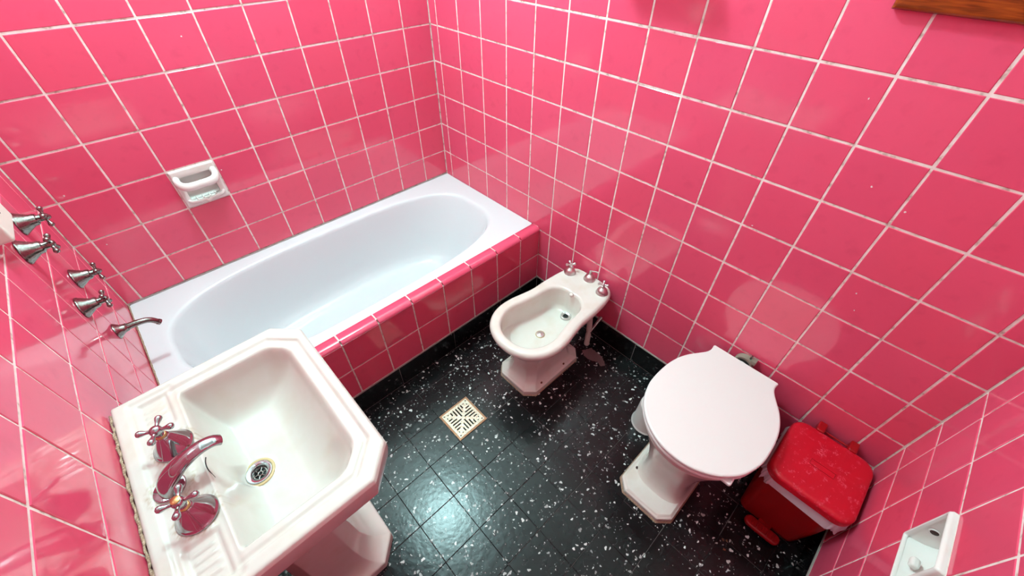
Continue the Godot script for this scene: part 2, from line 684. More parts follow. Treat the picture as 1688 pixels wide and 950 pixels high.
func room() -> void:
	var ytop := row(ROWS_TOP)
	# floor slab and terrazzo tiles
	var fl := struct("floor", wall_mesh(Vector3.ZERO, Vector3.RIGHT, Vector3(0, 0, -1), Vector2(XL - 0.12, -ZF - 0.12), Vector2(0.12, 0.12), Rect2(-0.779 - 0.068, -1.0675 - 0.068, 0.136, 0.136), 0.16, 0.002), M.joint, "black terrazzo tile floor with white stone chips")
	var fx := spans(XL, 0.0, -0.555, 0.149)
	var fz := spans(TUBZ, ZF, 0.992, 0.149)
	# frame: u = x, v = -z, normal up
	var fv := []
	for s in fz:
		fv.append([-s[1], -s[0]])
	tile_field(fl, "floor_tile", Vector3.ZERO, Vector3.RIGHT, Vector3(0, 0, -1), fx, fv, [Rect2(-0.85, -1.14, 0.14, 0.14)], [M.floor], 0.0009, 0.0006)
	struct("ceiling", box_mesh(Vector3(XL - 0.12, H, -0.12), Vector3(0.12, H + 0.12, ZF + 0.12)), M.plaster, "plain white plaster ceiling")

	var vs_all := spans(row(-3.0), ytop, row(0.0), T)
	# back wall (behind the tub): u = x, v = y, normal +z
	var dish := Rect2(-7.943 * T, row(1), T, T)
	var wb := struct("wall_back", wall_mesh(Vector3.ZERO, Vector3.RIGHT, Vector3.UP, Vector2(XL - 0.12, -0.12), Vector2(0.0, ytop), dish.grow(-0.012)), M.grout, "pink tiled wall behind the bathtub")
	tile_field(wb, "tile", Vector3.ZERO, Vector3.RIGHT, Vector3.UP, spans(XL, 0.0, -0.943 * T, T), spans(RIM + 0.003, ytop, row(0.0), T), [dish], M.pink)
	# right wall (behind bidet and toilet): u = -z, v = y, normal -x
	var wr := struct("wall_right", wall_mesh(Vector3.ZERO, Vector3(0, 0, 1), Vector3.UP, Vector2(-0.12, -0.12), Vector2(ZF + 0.12, ytop), Rect2()), M.grout, "pink tiled wall behind the bidet and the toilet")
	tile_field(wr, "tile", Vector3.ZERO, Vector3(0, 0, 1), Vector3.UP, spans(0.0, ZF, 0.348 * T, T), vs_all, [Rect2(0, 0, 0.60, 0.40)], M.pink)
	# left wall: u = -z, normal +x
	var wl := struct("wall_left", wall_mesh(Vector3(XL, 0, 0), Vector3(0, 0, -1), Vector3.UP, Vector2(-ZF - 0.12, -0.12), Vector2(0.12, ytop), Rect2()), M.grout, "pink tiled wall with the tub taps and the sink")
	var ul := []
	for s in spans(0.0, ZF, 0.37 * T, T):
		ul.append([-s[1], -s[0]])
	tile_field(wl, "tile", Vector3(XL, 0, 0), Vector3(0, 0, -1), Vector3.UP, ul, vs_all, [Rect2(-0.60, 0, 0.60, 0.40)], M.pink)
	# front wall: u = -x, normal -z
	var holder := Rect2(2.61 * T, row(0), T, T)
	var wf := struct("wall_front", wall_mesh(Vector3(0, 0, ZF), Vector3(-1, 0, 0), Vector3.UP, Vector2(-0.12, -0.12), Vector2(-XL + 0.12, ytop), holder.grow(-0.004)), M.grout, "pink tiled wall beside the red bin")
	tile_field(wf, "tile", Vector3(0, 0, ZF), Vector3(-1, 0, 0), Vector3.UP, spans(0.0, -XL, 0.65 * T, T), vs_all, [holder], M.pink)
	# plaster above the tiling
	struct("wall_back_upper", box_mesh(Vector3(XL - 0.12, ytop, -0.12), Vector3(0.12, H, 0.0)), M.plaster, "white plaster above the tiles behind the tub")
	struct("wall_right_upper", box_mesh(Vector3(0.0, ytop, 0.0), Vector3(0.12, H, ZF)), M.plaster, "white plaster above the tiles behind the toilet")
	struct("wall_left_upper", box_mesh(Vector3(XL - 0.12, ytop, 0.0), Vector3(XL, H, ZF)), M.plaster, "white plaster above the tiles over the sink")
	struct("wall_front_upper", box_mesh(Vector3(XL - 0.12, ytop, ZF), Vector3(0.12, H, ZF + 0.12)), M.plaster, "white plaster above the tiles beside the bin")

	# black skirting along right, left and front walls
	var sh := row(-3.0) - 0.004
	var defs := [
		["baseboard_right", Vector3(-0.004, 0, 0), Vector3(0, 0, 1), spans(TUBZ + 0.004, ZF - 0.004, 1.085, 0.30)],
		["baseboard_front", Vector3(0, 0, ZF - 0.004), Vector3(-1, 0, 0), spans(0.004, -XL - 0.004, 0.30, 0.30)],
		["baseboard_left", Vector3(XL + 0.004, 0, 0), Vector3(0, 0, -1), spans(-ZF + 0.008, -TUBZ - 0.004, -1.0, 0.30)]]
	for d in defs:
		var bs := MeshInstance3D.new()
		var u: Vector3 = d[2]
		var sp: Array = d[3]
		bs.name = d[0]
		bs.mesh = wall_mesh(d[1], u, Vector3.UP, Vector2(sp[0][0], 0), Vector2(sp[sp.size() - 1][1], sh + 0.003), Rect2(), 0.0075, 0.0012)
		bs.material_override = M.pale_joint
		add_child(bs)
		bs.set_meta("kind", "structure")
		bs.set_meta("label", "black marble skirting along the foot of the wall")
		tile_field(bs, "skirting_tile", d[1], u, Vector3.UP, sp, [[0.001, sh]], [], [M.skirt], 0.0016, 0.0006)

# ------------------------------------------------------------------ bathtub
func superell(cx: float, cz: float, ax: float, az: float, e: float, y: float, n: int) -> PackedVector3Array:
	var o := PackedVector3Array()
	for k in n:
		var a := TAU * k / n
		var c := cos(a)
		var s := sin(a)
		o.append(Vector3(cx + signf(c) * pow(absf(c), 2.0 / e) * ax, y, cz + signf(s) * pow(absf(s), 2.0 / e) * az))
	return o

# rectangle sampled so that its points face those of a superellipse
func rect_like(ring: PackedVector3Array, x0: float, x1: float, z0: float, z1: float, y: float) -> PackedVector3Array:
	var c := Vector3((x0 + x1) / 2, y, (z0 + z1) / 2)
	var o := PackedVector3Array()
	for p in ring:
		var d := Vector3(p.x - c.x, 0, p.z - c.z)
		var t := minf(((x1 - x0) / 2) / maxf(absf(d.x), 1e-6), ((z1 - z0) / 2) / maxf(absf(d.z), 1e-6))
		o.append(c + d * t)
	return o

func tub() -> void:
	var o := thing("bathtub", "white enamelled bathtub built in between the pink tiled walls", "bathtub")
	var n := 160
	var zf := 0.702
	var cx := -0.787
	var cz := 0.357
	var rim := superell(cx, cz, 0.705, 0.300, 3.1, RIM, n)
	var rr := rect_like(rim, XL + 0.002, -0.002, 0.002, zf, RIM)
	var b := mb()
	var top := [rect_like(rim, XL + 0.002, -0.002, 0.002, zf, RIM - 0.03), rr, mixr(rr, rim, 0.8, RIM)]
	# rounded lip, then the sloping sides
	var prof := [[0.0, -0.0005], [0.006, -0.003], [0.011, -0.009], [0.014, -0.02], [0.02, -0.06], [0.032, -0.16], [0.045, -0.26], [0.058, -0.305], [0.08, -0.332], [0.11, -0.346], [0.15, -0.352], [0.22, -0.356], [0.30, -0.357]]
	for p in prof:
		var back: float = -p[1] * 0.34 if p[1] > -0.35 else 0.119 + (p[0] - 0.15) * 0.9      # the sloping head end
		var foot: float = -p[1] * 0.10 if p[1] > -0.35 else 0.035 + (p[0] - 0.15) * 0.9
		var x0: float = cx - 0.705 + p[0] + foot
		var x1: float = cx + 0.705 - p[0] - back
		top.append(superell((x0 + x1) / 2, cz, (x1 - x0) / 2, 0.300 - p[0], 3.1 - 0.4 * minf(1.0, -p[1] / 0.3), RIM + p[1], n))
	patch(b, [top[0], top[1]], true)
	patch(b, top.slice(1), true)
	cap(b, top[top.size() - 1])
	var m := raw(b)
	# the shell is open below, so orient it by hand: the bottom must face up
	if b.n[b.n.size() - 1].y < 0.0:
		for k in range(0, b.i.size(), 3):
			var t: int = b.i[k + 1]
			b.i[k + 1] = b.i[k + 2]
			b.i[k + 2] = t
		for k in b.n.size():
			b.n[k] = -b.n[k]
		m = raw(b)
	part("shell", m, M.tub, o)
	part("drain", lathe_mesh([[0.0, 0.0], [0.028, 0.0], [0.03, 0.003], [0.02, 0.004], [0.016, 0.001], [0.0, 0.001]], 24), M.chrome, o, Vector3(-1.30, RIM - 0.3565, cz))
	# grubby bead where rim and walls meet
	var bead := []
	var br := []
	for k in 60:
		var t := k / 59.0
		bead.append(Vector3(lerpf(XL + 0.006, -0.004, t), RIM + 0.001, 0.003))
		br.append(0.0022 + 0.0012 * absf(sin(k * 2.7)) * rng.randf())
	part("caulk", tube_mesh(bead, br, 6), M.pale_joint, o)
	bead = []
	br = []
	for k in 40:
		var t := k / 39.0
		bead.append(Vector3(XL + 0.003, RIM + 0.001, lerpf(0.004, 0.698, t)))
		br.append(0.0018 + 0.0018 * absf(sin(k * 1.9)) * rng.randf())
	part("caulk", tube_mesh(bead, br, 6), M.caulk, o)

	# tiled front of the tub
	var f := thing("tub_surround", "pink tiled front panel of the bathtub with rounded top edge and black skirting", "tub panel")
	var core := mb()
	box(core, Vector3(XL, 0.0, zf + 0.001), Vector3(0.0, row(-1.0), TUBZ - 0.0016))
	part("core", done(core), M.grout, f)
	var us := spans(XL, 0.0, -0.86 * T, T)
	tile_field(f, "tile", Vector3(0, 0, TUBZ), Vector3.RIGHT, Vector3.UP, us, [[row(-3.0), row(-2.0)], [row(-2.0), row(-1.0)]], [], M.pink)
	# quarter-round edging, one piece to a tile
	for s in us:
		var w: float = s[1] - s[0] - 0.006
		if w < 0.01:
			continue
		var g := []
		var y0 := row(-1.0) + 0.002
		var y1 := RIM + 0.003
		for e in [0, 1]:
			var x: float = s[0] + 0.003 + w * e
			var r := PackedVector3Array()
			r.append(Vector3(x, y0, zf))
			r.append(Vector3(x, y0, TUBZ + 0.002))
			for k in 8:
				var a := PI / 2 * k / 7.0
				r.append(Vector3(x, y1 - 0.018 + 0.018 * sin(a), TUBZ + 0.002 - 0.024 + 0.024 * cos(a)))
			r.append(Vector3(x, y1, zf))
			g.append(r)
		part("edge_tile", loft_mesh(g), M.pink[rng.randi() % 5], f)
	var gb := mb()
	box(gb, Vector3(XL, row(-1.0) - 0.002, zf + 0.001), Vector3(0.0, RIM + 0.001, TUBZ - 0.013))
	part("grout", done(gb), M.grout, f)
	var sk := row(-3.0) - 0.004
	part("skirting_bed", box_mesh(Vector3(XL, 0.0, TUBZ - 0.002), Vector3(0.0, sk + 0.003, TUBZ + 0.002)), M.pale_joint, f)
	tile_field(f, "skirting_tile", Vector3(0, 0, TUBZ + 0.0035), Vector3.RIGHT, Vector3.UP, spans(XL, -0.002, -0.57, 0.30), [[0.001, sk]], [], [M.skirt], 0.0016, 0.0006)

# ------------------------------------------------------------------ sink
const SB := -1.5575        # back edge of the sink
const SZ := 1.168          # its middle
const SD := 0.4035
const SW := 0.268
const SY := 0.80
const DRY := 0.669        # height of the waste

func smin(a: float, b: float, k: float) -> float:
	var h := clampf(0.5 + 0.5 * (b - a) / k, 0.0, 1.0)
	return lerpf(b, a, h) - k * h * (1.0 - h)

func sink_h(u: float, w: float) -> float:
	var aw := absf(w)
	var y := SY
	# edge
	var d := minf(minf(u, SD - u), minf(SW - aw, ((SD - u) + (SW - aw) - 0.058) * 0.7071))
	var er := 0.010
	if d < er:
		y -= er - sqrt(maxf(0.0, er * er - (er - d) * (er - d)))
	# stepped lip round the bowl
	var bch := ((0.357 - u) + (0.211 - aw) - 0.042) * 0.7071
	var b := minf(minf(u - 0.119, 0.357 - u), minf(0.211 - aw, bch))
	var lip := smoothstep(0.085, 0.125, u)
	y -= 0.0065 * smoothstep(-0.029, -0.020, b) * lip
	y += 0.0025 * smoothstep(-0.018, -0.011, b) * lip
	# bowl
	var s := smin(smin((u - 0.119) / 0.045, (0.357 - u) / 0.105, 0.22), smin((0.211 - aw) / 0.075, bch / 0.085, 0.16), 0.16)
	s = maxf(0.0, s)
	var k := clampf(s, 0.0, 1.0)
	var f := 1.0 - pow(1.0 - k, 2.1)
	var fillet := smoothstep(0.0, 0.16, k)
	y -= 0.112 * f * (0.35 + 0.65 * fillet)
	var dr := Vector2(u - 0.170, w - 0.006).length()
	y -= 0.022 * k * clampf(1.0 - dr / 0.21, 0.0, 1.0)
	y = lerpf(y, DRY, 1.0 - smoothstep(0.027, 0.042, dr))
	if dr < 0.0185:
		y -= 0.014 * smoothstep(0.0, 0.003, 0.0185 - dr)
	# tap ledge behind: a low step along the wall, and two soap trays with ridges
	var deck := (1.0 - smoothstep(0.108, 0.122, u)) * (1.0 - smoothstep(SW - 0.024, SW - 0.016, aw))
	y -= 0.0040 * deck * smoothstep(0.026, 0.034, u)
	var tw := aw - 0.19
	var t := minf(minf(u - 0.040, 0.104 - u), minf(tw + 0.052, 0.048 - tw))
	var inside := smoothstep(0.0, 0.009, t)
	y -= 0.0060 * inside
	var ph := (aw - 0.03 * (u - 0.07)) - 0.160
	var ridge := pow(maxf(0.0, cos((ph / 0.0165) * TAU)), 3.0)
	var rm := smoothstep(0.050, 0.056, u) * (1.0 - smoothstep(0.084, 0.092, u)) * smoothstep(-0.009, -0.006, ph) * (1.0 - smoothstep(0.057, 0.060, ph))
	y += 0.0030 * ridge * rm * inside
	return y

func sink() -> void:
	var o := thing("pedestal_sink", "cream ceramic pedestal sink with two cross-handle taps against the left wall", "sink")
	var nu := 130
	var nw := 170
	var g := []
	var cols := []
	var nz := noise(9.0, 90, 3)
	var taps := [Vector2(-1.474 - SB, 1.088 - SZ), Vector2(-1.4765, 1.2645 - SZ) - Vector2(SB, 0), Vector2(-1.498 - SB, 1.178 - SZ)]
	for i in nu + 1:
		var u := SD * i / nu
		var hw := SW
		if u > SD - 0.058:
			hw = SW - (u - (SD - 0.058))
		if u < 0.02:
			hw = SW - 0.02 + sqrt(maxf(0.0, 0.0004 - (0.02 - u) * (0.02 - u)))
		var r := PackedVector3Array()
		var cr := PackedColorArray()
		for j in nw + 1:
			var w := hw * (2.0 * j / nw - 1.0)
			r.append(Vector3(SB + u, sink_h(u, w), SZ + w))
			# rusty marks round the tap bells, with some of their shadow tinted in
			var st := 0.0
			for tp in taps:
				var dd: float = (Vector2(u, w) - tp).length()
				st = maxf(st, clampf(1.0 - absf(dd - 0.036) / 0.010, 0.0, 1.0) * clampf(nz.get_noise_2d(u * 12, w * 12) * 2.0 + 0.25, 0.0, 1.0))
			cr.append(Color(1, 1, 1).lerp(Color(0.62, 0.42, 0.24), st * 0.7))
		g.append(r)
		cols.append(cr)
	var b := mb()
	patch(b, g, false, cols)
	# perimeter of the top, then the apron and the underside
	var per := PackedVector3Array()
	for i in nu + 1:
		per.append(g[i][0])
	for j in range(1, nw + 1):
		per.append(g[nu][j])
	for i in range(nu - 1, -1, -1):
		per.append(g[i][nw])
	for j in range(nw - 1, 0, -1):
		per.append(g[0][j])
	var c := Vector3(SB + 0.16, 0, SZ)
	var rings := [per, at_y(per, SY - 0.030, 0.997, c), at_y(per, SY - 0.066, 0.975, c), at_y(per, SY - 0.071, 0.968, c), at_y(per, SY - 0.073, 0.955, c), at_y(per, SY - 0.078, 0.93, c), at_y(per, SY - 0.12, 0.83, c), at_y(per, SY - 0.17, 0.66, c), at_y(per, SY - 0.20, 0.45, c)]
	patch(b, rings.slice(0, 5), true)
	patch(b, rings.slice(4), true)
	cap(b, rings[rings.size() - 1])
	# the top faces up by construction; the apron patches follow the same sense
	if b.n[(nw + 1) * 60 + 85].y < 0.0:
		var half: int = (nu + 1) * (nw + 1)
		for k in half:
			b.n[k] = -b.n[k]
		for k in range(0, b.i.size(), 3):
			if b.i[k] < half:
				var t: int = b.i[k + 1]
				b.i[k + 1] = b.i[k + 2]
				b.i[k + 2] = t
	var chk: int = (nu + 1) * (nw + 1) + per.size() + 50
	if b.n[chk].z > 0.0:
		var half2: int = (nu + 1) * (nw + 1)
		for k in range(half2, b.n.size()):
			b.n[k] = -b.n[k]
		for k in range(0, b.i.size(), 3):
			if b.i[k] >= half2:
				var t: int = b.i[k + 1]
				b.i[k + 1] = b.i[k + 2]
				b.i[k + 2] = t
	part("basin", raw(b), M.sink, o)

	# pedestal: eight-sided foot sweeping up into a column
	var px := -1.385
	var e := 0.003
	var pr := [octo(px, SZ, 0.149, 0.144, 0.062, 0.0, e), octo(px, SZ, 0.149, 0.144, 0.062, 0.030, e), octo(px, SZ, 0.147, 0.142, 0.061, 0.0345, e), octo(px, SZ, 0.143, 0.138, 0.060, 0.0365, e), octo(px - 0.004, SZ, 0.130, 0.126, 0.055, 0.042, e), octo(px - 0.010, SZ, 0.116, 0.112, 0.050, 0.058, e), octo(px - 0.014, SZ, 0.104, 0.100, 0.045, 0.090, e), octo(px - 0.018, SZ, 0.096, 0.092, 0.040, 0.15, e), octo(px - 0.02, SZ, 0.090, 0.086, 0.036, 0.30, e), octo(px - 0.02, SZ, 0.090, 0.088, 0.036, 0.48, e), octo(px - 0.02, SZ, 0.098, 0.10, 0.040, 0.66, e)]
	part("pedestal", loft_mesh(pr), M.ceramic, o)

	# two taps with cross handles
	for k in 2:
		var p := Vector3(-1.474, SY - 0.0045, 1.088) if k == 0 else Vector3(-1.4765, SY - 0.0045, 1.2645)
		var t := part("tap", bell_mesh(0.035, 0.050), M.chrome, o, p)
		part("handle", cross_mesh(0.028, deg_to_rad(24.0 - 8.0 * k), 0.0105), M.chrome, t, Vector3(0, 0.064, 0))
		part("stem_nut", lathe_mesh([[0.0, 0.038], [0.0085, 0.038], [0.0095, 0.041], [0.0085, 0.044], [0.0095, 0.047], [0.008, 0.050], [0.0, 0.050]], 18), M.brass, t)
		if k == 1:
			part("button", lathe_mesh([[0.0, 0.0], [0.0078, 0.0], [0.0074, 0.0016], [0.0, 0.0022]], 18), M.brass, t, Vector3(0, 0.0735, 0))
	# spout, wide and flat-topped, curving out over the bowl
	var path := smooth_path([Vector3(-1.503, SY - 0.006, 1.178), Vector3(-1.499, SY + 0.012, 1.178), Vector3(-1.482, SY + 0.030, 1.178), Vector3(-1.455, SY + 0.046, 1.178), Vector3(-1.425, SY + 0.054, 1.178), Vector3(-1.403, SY + 0.051, 1.178), Vector3(-1.393, SY + 0.042, 1.178)], 30)
	var sp := mb()
	tube(sp, path, lerps([0.0250, 0.0248, 0.0235, 0.0215, 0.0190, 0.0168, 0.0150, 0.0138, 0.0125], 30), 22, 1.0, 0.62, Vector3(0.3, 0, 1).cross(Vector3.RIGHT))
	var spout := part("spout", done(sp), M.chrome, o)
	part("spout_base", lathe_mesh([[0.0, 0.0], [0.027, 0.0], [0.0275, 0.003], [0.025, 0.006], [0.0, 0.007]], 28), M.chrome, spout, Vector3(-1.501, SY - 0.0045, 1.178))
	# waste
	var dp := Vector3(SB + 0.170, 0.0, SZ + 0.006)
	dp.y = DRY
	var dn := part("drain", lathe_mesh([[0.0155, -0.012], [0.0160, -0.001], [0.0185, 0.0018], [0.0255, 0.0032], [0.0275, 0.0024], [0.0278, -0.002]], 30), M.chrome, o, dp)
	part("well_shade_disc", lathe_mesh([[0.0, -0.0085], [0.0160, -0.0085], [0.0160, -0.013], [0.0, -0.013]], 24), M.dark, dn)  # black disc painted in for the shade down the waste
	var gr := mb()
	lathe(gr, [[0.0130, -0.0076], [0.0158, -0.0076], [0.0158, -0.0056], [0.0130, -0.0056]], 24)
	for k in 6:
		var a := TAU * k / 6.0
		var q := Vector3(cos(a), 0, sin(a))
		var s2 := Vector3(-sin(a), 0, cos(a)) * 0.0012
		tube(gr, [q * 0.005 + Vector3(0, -0.0066, 0), q * 0.0145 + Vector3(0, -0.0066, 0)], [0.0013, 0.0013], 6)
	lathe(gr, [[0.0040, -0.0076], [0.0064, -0.0076], [0.0064, -0.0056], [0.0040, -0.0056], [0.0040, -0.0076]], 18)
	part("drain_grid", done(gr), M.dull_chrome, dn)
	part("rust_ring", lathe_mesh([[0.0270, -0.003], [0.0270, 0.0010], [0.0305, 0.0010], [0.0335, 0.0003], [0.0340, -0.004]], 30), M.stain, dn)
	# flaking putty where sink and wall meet
	var pts := []
	var rad := []
	for k in 70:
		var t := k / 69.0
		pts.append(Vector3(XL + 0.003 + 0.001 * sin(k * 1.3), SY - 0.006 + 0.003 * rng.randf(), lerpf(SZ - SW + 0.02, SZ + SW - 0.01, t)))
		rad.append(0.0016 + 0.0020 * rng.randf())
	part("putty", tube_mesh(pts, rad, 7), M.caulk, o)

# ------------------------------------------------------------------ toilet
const TZ := 1.793

func toilet() -> void:
	var o := thing("toilet", "white ceramic toilet with its round white lid closed", "toilet")
	var n := 144
	# lid and seat share an outline
	var half := [[-0.522, 0.0], [-0.512, 0.062], [-0.478, 0.122], [-0.425, 0.167], [-0.360, 0.190], [-0.310, 0.1945], [-0.250, 0.192], [-0.200, 0.183], [-0.150, 0.163], [-0.112, 0.138], [-0.085, 0.121], [-0.062, 0.1145], [-0.036, 0.1175, 1], [-0.036, 0.0, 1]]
	var lid := outline(half, TZ, n)
	part("lid", slab(lid, 0.404, 0.421, 0.006), M.seat, o)
	var c := Vector3(-0.30, 0, TZ)
	for p in [Vector2(-0.43, -0.10), Vector2(-0.43, 0.10), Vector2(-0.18, -0.14), Vector2(-0.18, 0.14)]:
		part("seat_buffer", slab(rrect(p.x, TZ + p.y, 0.014, 0.010, 0.006, 0.0), 0.3985, 0.4045, 0.0015), M.seat, o)
	part("seat", slab(at_y(lid, 0, 0.99, c), 0.383, 0.399, 0.006), M.seat, o)
	part("seat_tab", slab(rrect(-0.452, 1.930, 0.016, 0.020, 0.007, 0.0), 0.385, 0.397, 0.004), M.seat, o)
	# bowl: plinth, waisted column, flaring up to the rim
	var bowl := [[-0.508, 0.0], [-0.498, 0.058], [-0.464, 0.114], [-0.412, 0.156], [-0.350, 0.176], [-0.29, 0.178], [-0.22, 0.168], [-0.15, 0.135], [-0.10, 0.112], [-0.065, 0.105], [-0.045, 0.10], [-0.045, 0.0]]
	var ring := outline(bowl, TZ, n)
	var mid := Vector3(-0.315, 0, TZ)
	var col := [[-0.450, 0.0], [-0.446, 0.045], [-0.425, 0.078], [-0.38, 0.088], [-0.30, 0.086], [-0.22, 0.082], [-0.16, 0.075], [-0.14, 0.05], [-0.135, 0.0]]
	var cr := outline(col, TZ, n)
	var rings := [at_y(cr, 0.028, 1.12, mid), at_y(cr, 0.036, 1.06, mid), at_y(cr, 0.055, 1.0, mid), at_y(cr, 0.09, 0.965, mid), at_y(cr, 0.13, 0.96, mid), mixr(cr, ring, 0.03, 0.17), mixr(cr, ring, 0.14, 0.21), mixr(cr, ring, 0.34, 0.25), mixr(cr, ring, 0.60, 0.29), mixr(cr, ring, 0.82, 0.325), mixr(cr, ring, 0.93, 0.342), mixr(cr, ring, 0.955, 0.346), mixr(cr, ring, 0.995, 0.348), at_y(ring, 0.352, 1.0, mid), at_y(ring, 0.376, 1.0, mid), at_y(ring, 0.382, 0.985, mid)]
	part("bowl", loft_mesh(rings), M.ceramic, o)
	var pl := [octo(-0.345, TZ - 0.006, 0.187, 0.106, 0.038, 0.004), octo(-0.345, TZ - 0.006, 0.187, 0.106, 0.038, 0.020), octo(-0.345, TZ - 0.006, 0.185, 0.104, 0.037, 0.0235), octo(-0.345, TZ - 0.006, 0.180, 0.099, 0.035, 0.025), octo(-0.345, TZ - 0.006, 0.178, 0.097, 0.035, 0.029), octo(-0.345, TZ - 0.006, 0.174, 0.093, 0.033, 0.031)]
	part("plinth", loft_mesh(pl), M.ceramic, o)
	part("sealant", loft_mesh([octo(-0.345, TZ - 0.006, 0.192, 0.111, 0.040, 0.0005), octo(-0.345, TZ - 0.006, 0.190, 0.109, 0.040, 0.004), octo(-0.345, TZ - 0.006, 0.186, 0.105, 0.038, 0.006)]), M.caulk, o)
	for s in [Vector3(-0.432, 0.030, TZ - 0.088), Vector3(-0.412, 0.030, TZ + 0.077), Vector3(-0.27, 0.030, TZ + 0.079), Vector3(-0.27, 0.030, TZ - 0.088)]:
		part("bolt", lathe_mesh([[0.0, 0.0], [0.0065, 0.0], [0.006, 0.002], [0.003, 0.003], [0.0, 0.003]], 14), M.bolt, o, s)
	for s in [-1, 1]:
		part("hinge", tube_mesh([Vector3(-0.043, 0.396, TZ + s * 0.07 - 0.012), Vector3(-0.043, 0.396, TZ + s * 0.07 + 0.012)], [0.006, 0.006], 12), M.seat, o)
	# flush pipe with its rubber sleeve
	part("flush_pipe", tube_mesh([Vector3(0.0, 0.392, 1.783), Vector3(-0.030, 0.392, 1.783), Vector3(-0.075, 0.365, TZ)], [0.021, 0.021, 0.021], 22), M.ceramic, o)
	var sl := mb()
	tube(sl, [Vector3(-0.003, 0.400, 1.785), Vector3(-0.008, 0.400, 1.785), Vector3(-0.024, 0.398, 1.785), Vector3(-0.026, 0.398, 1.785)], [0.030, 0.0325, 0.0325, 0.029], 26)
	part("rubber_sleeve", done(sl), M.grey_rubber, o)
	part("sleeve_seal", tube_mesh([Vector3(-0.022, 0.394, 1.784), Vector3(-0.029, 0.394, 1.784)], [0.0265, 0.0265], 24), M.black_rubber, o)
	part("clamp_lug", box_mesh(Vector3(-0.025, 0.418, 1.802), Vector3(-0.005, 0.434, 1.819)), M.grey_rubber, o)
	part("clamp_screw", tube_mesh([Vector3(-0.015, 0.424, 1.796), Vector3(-0.015, 0.446, 1.798)], [0.003, 0.003], 10), M.dull_chrome, o)

# ------------------------------------------------------------------ bidet
const BZ := 1.107

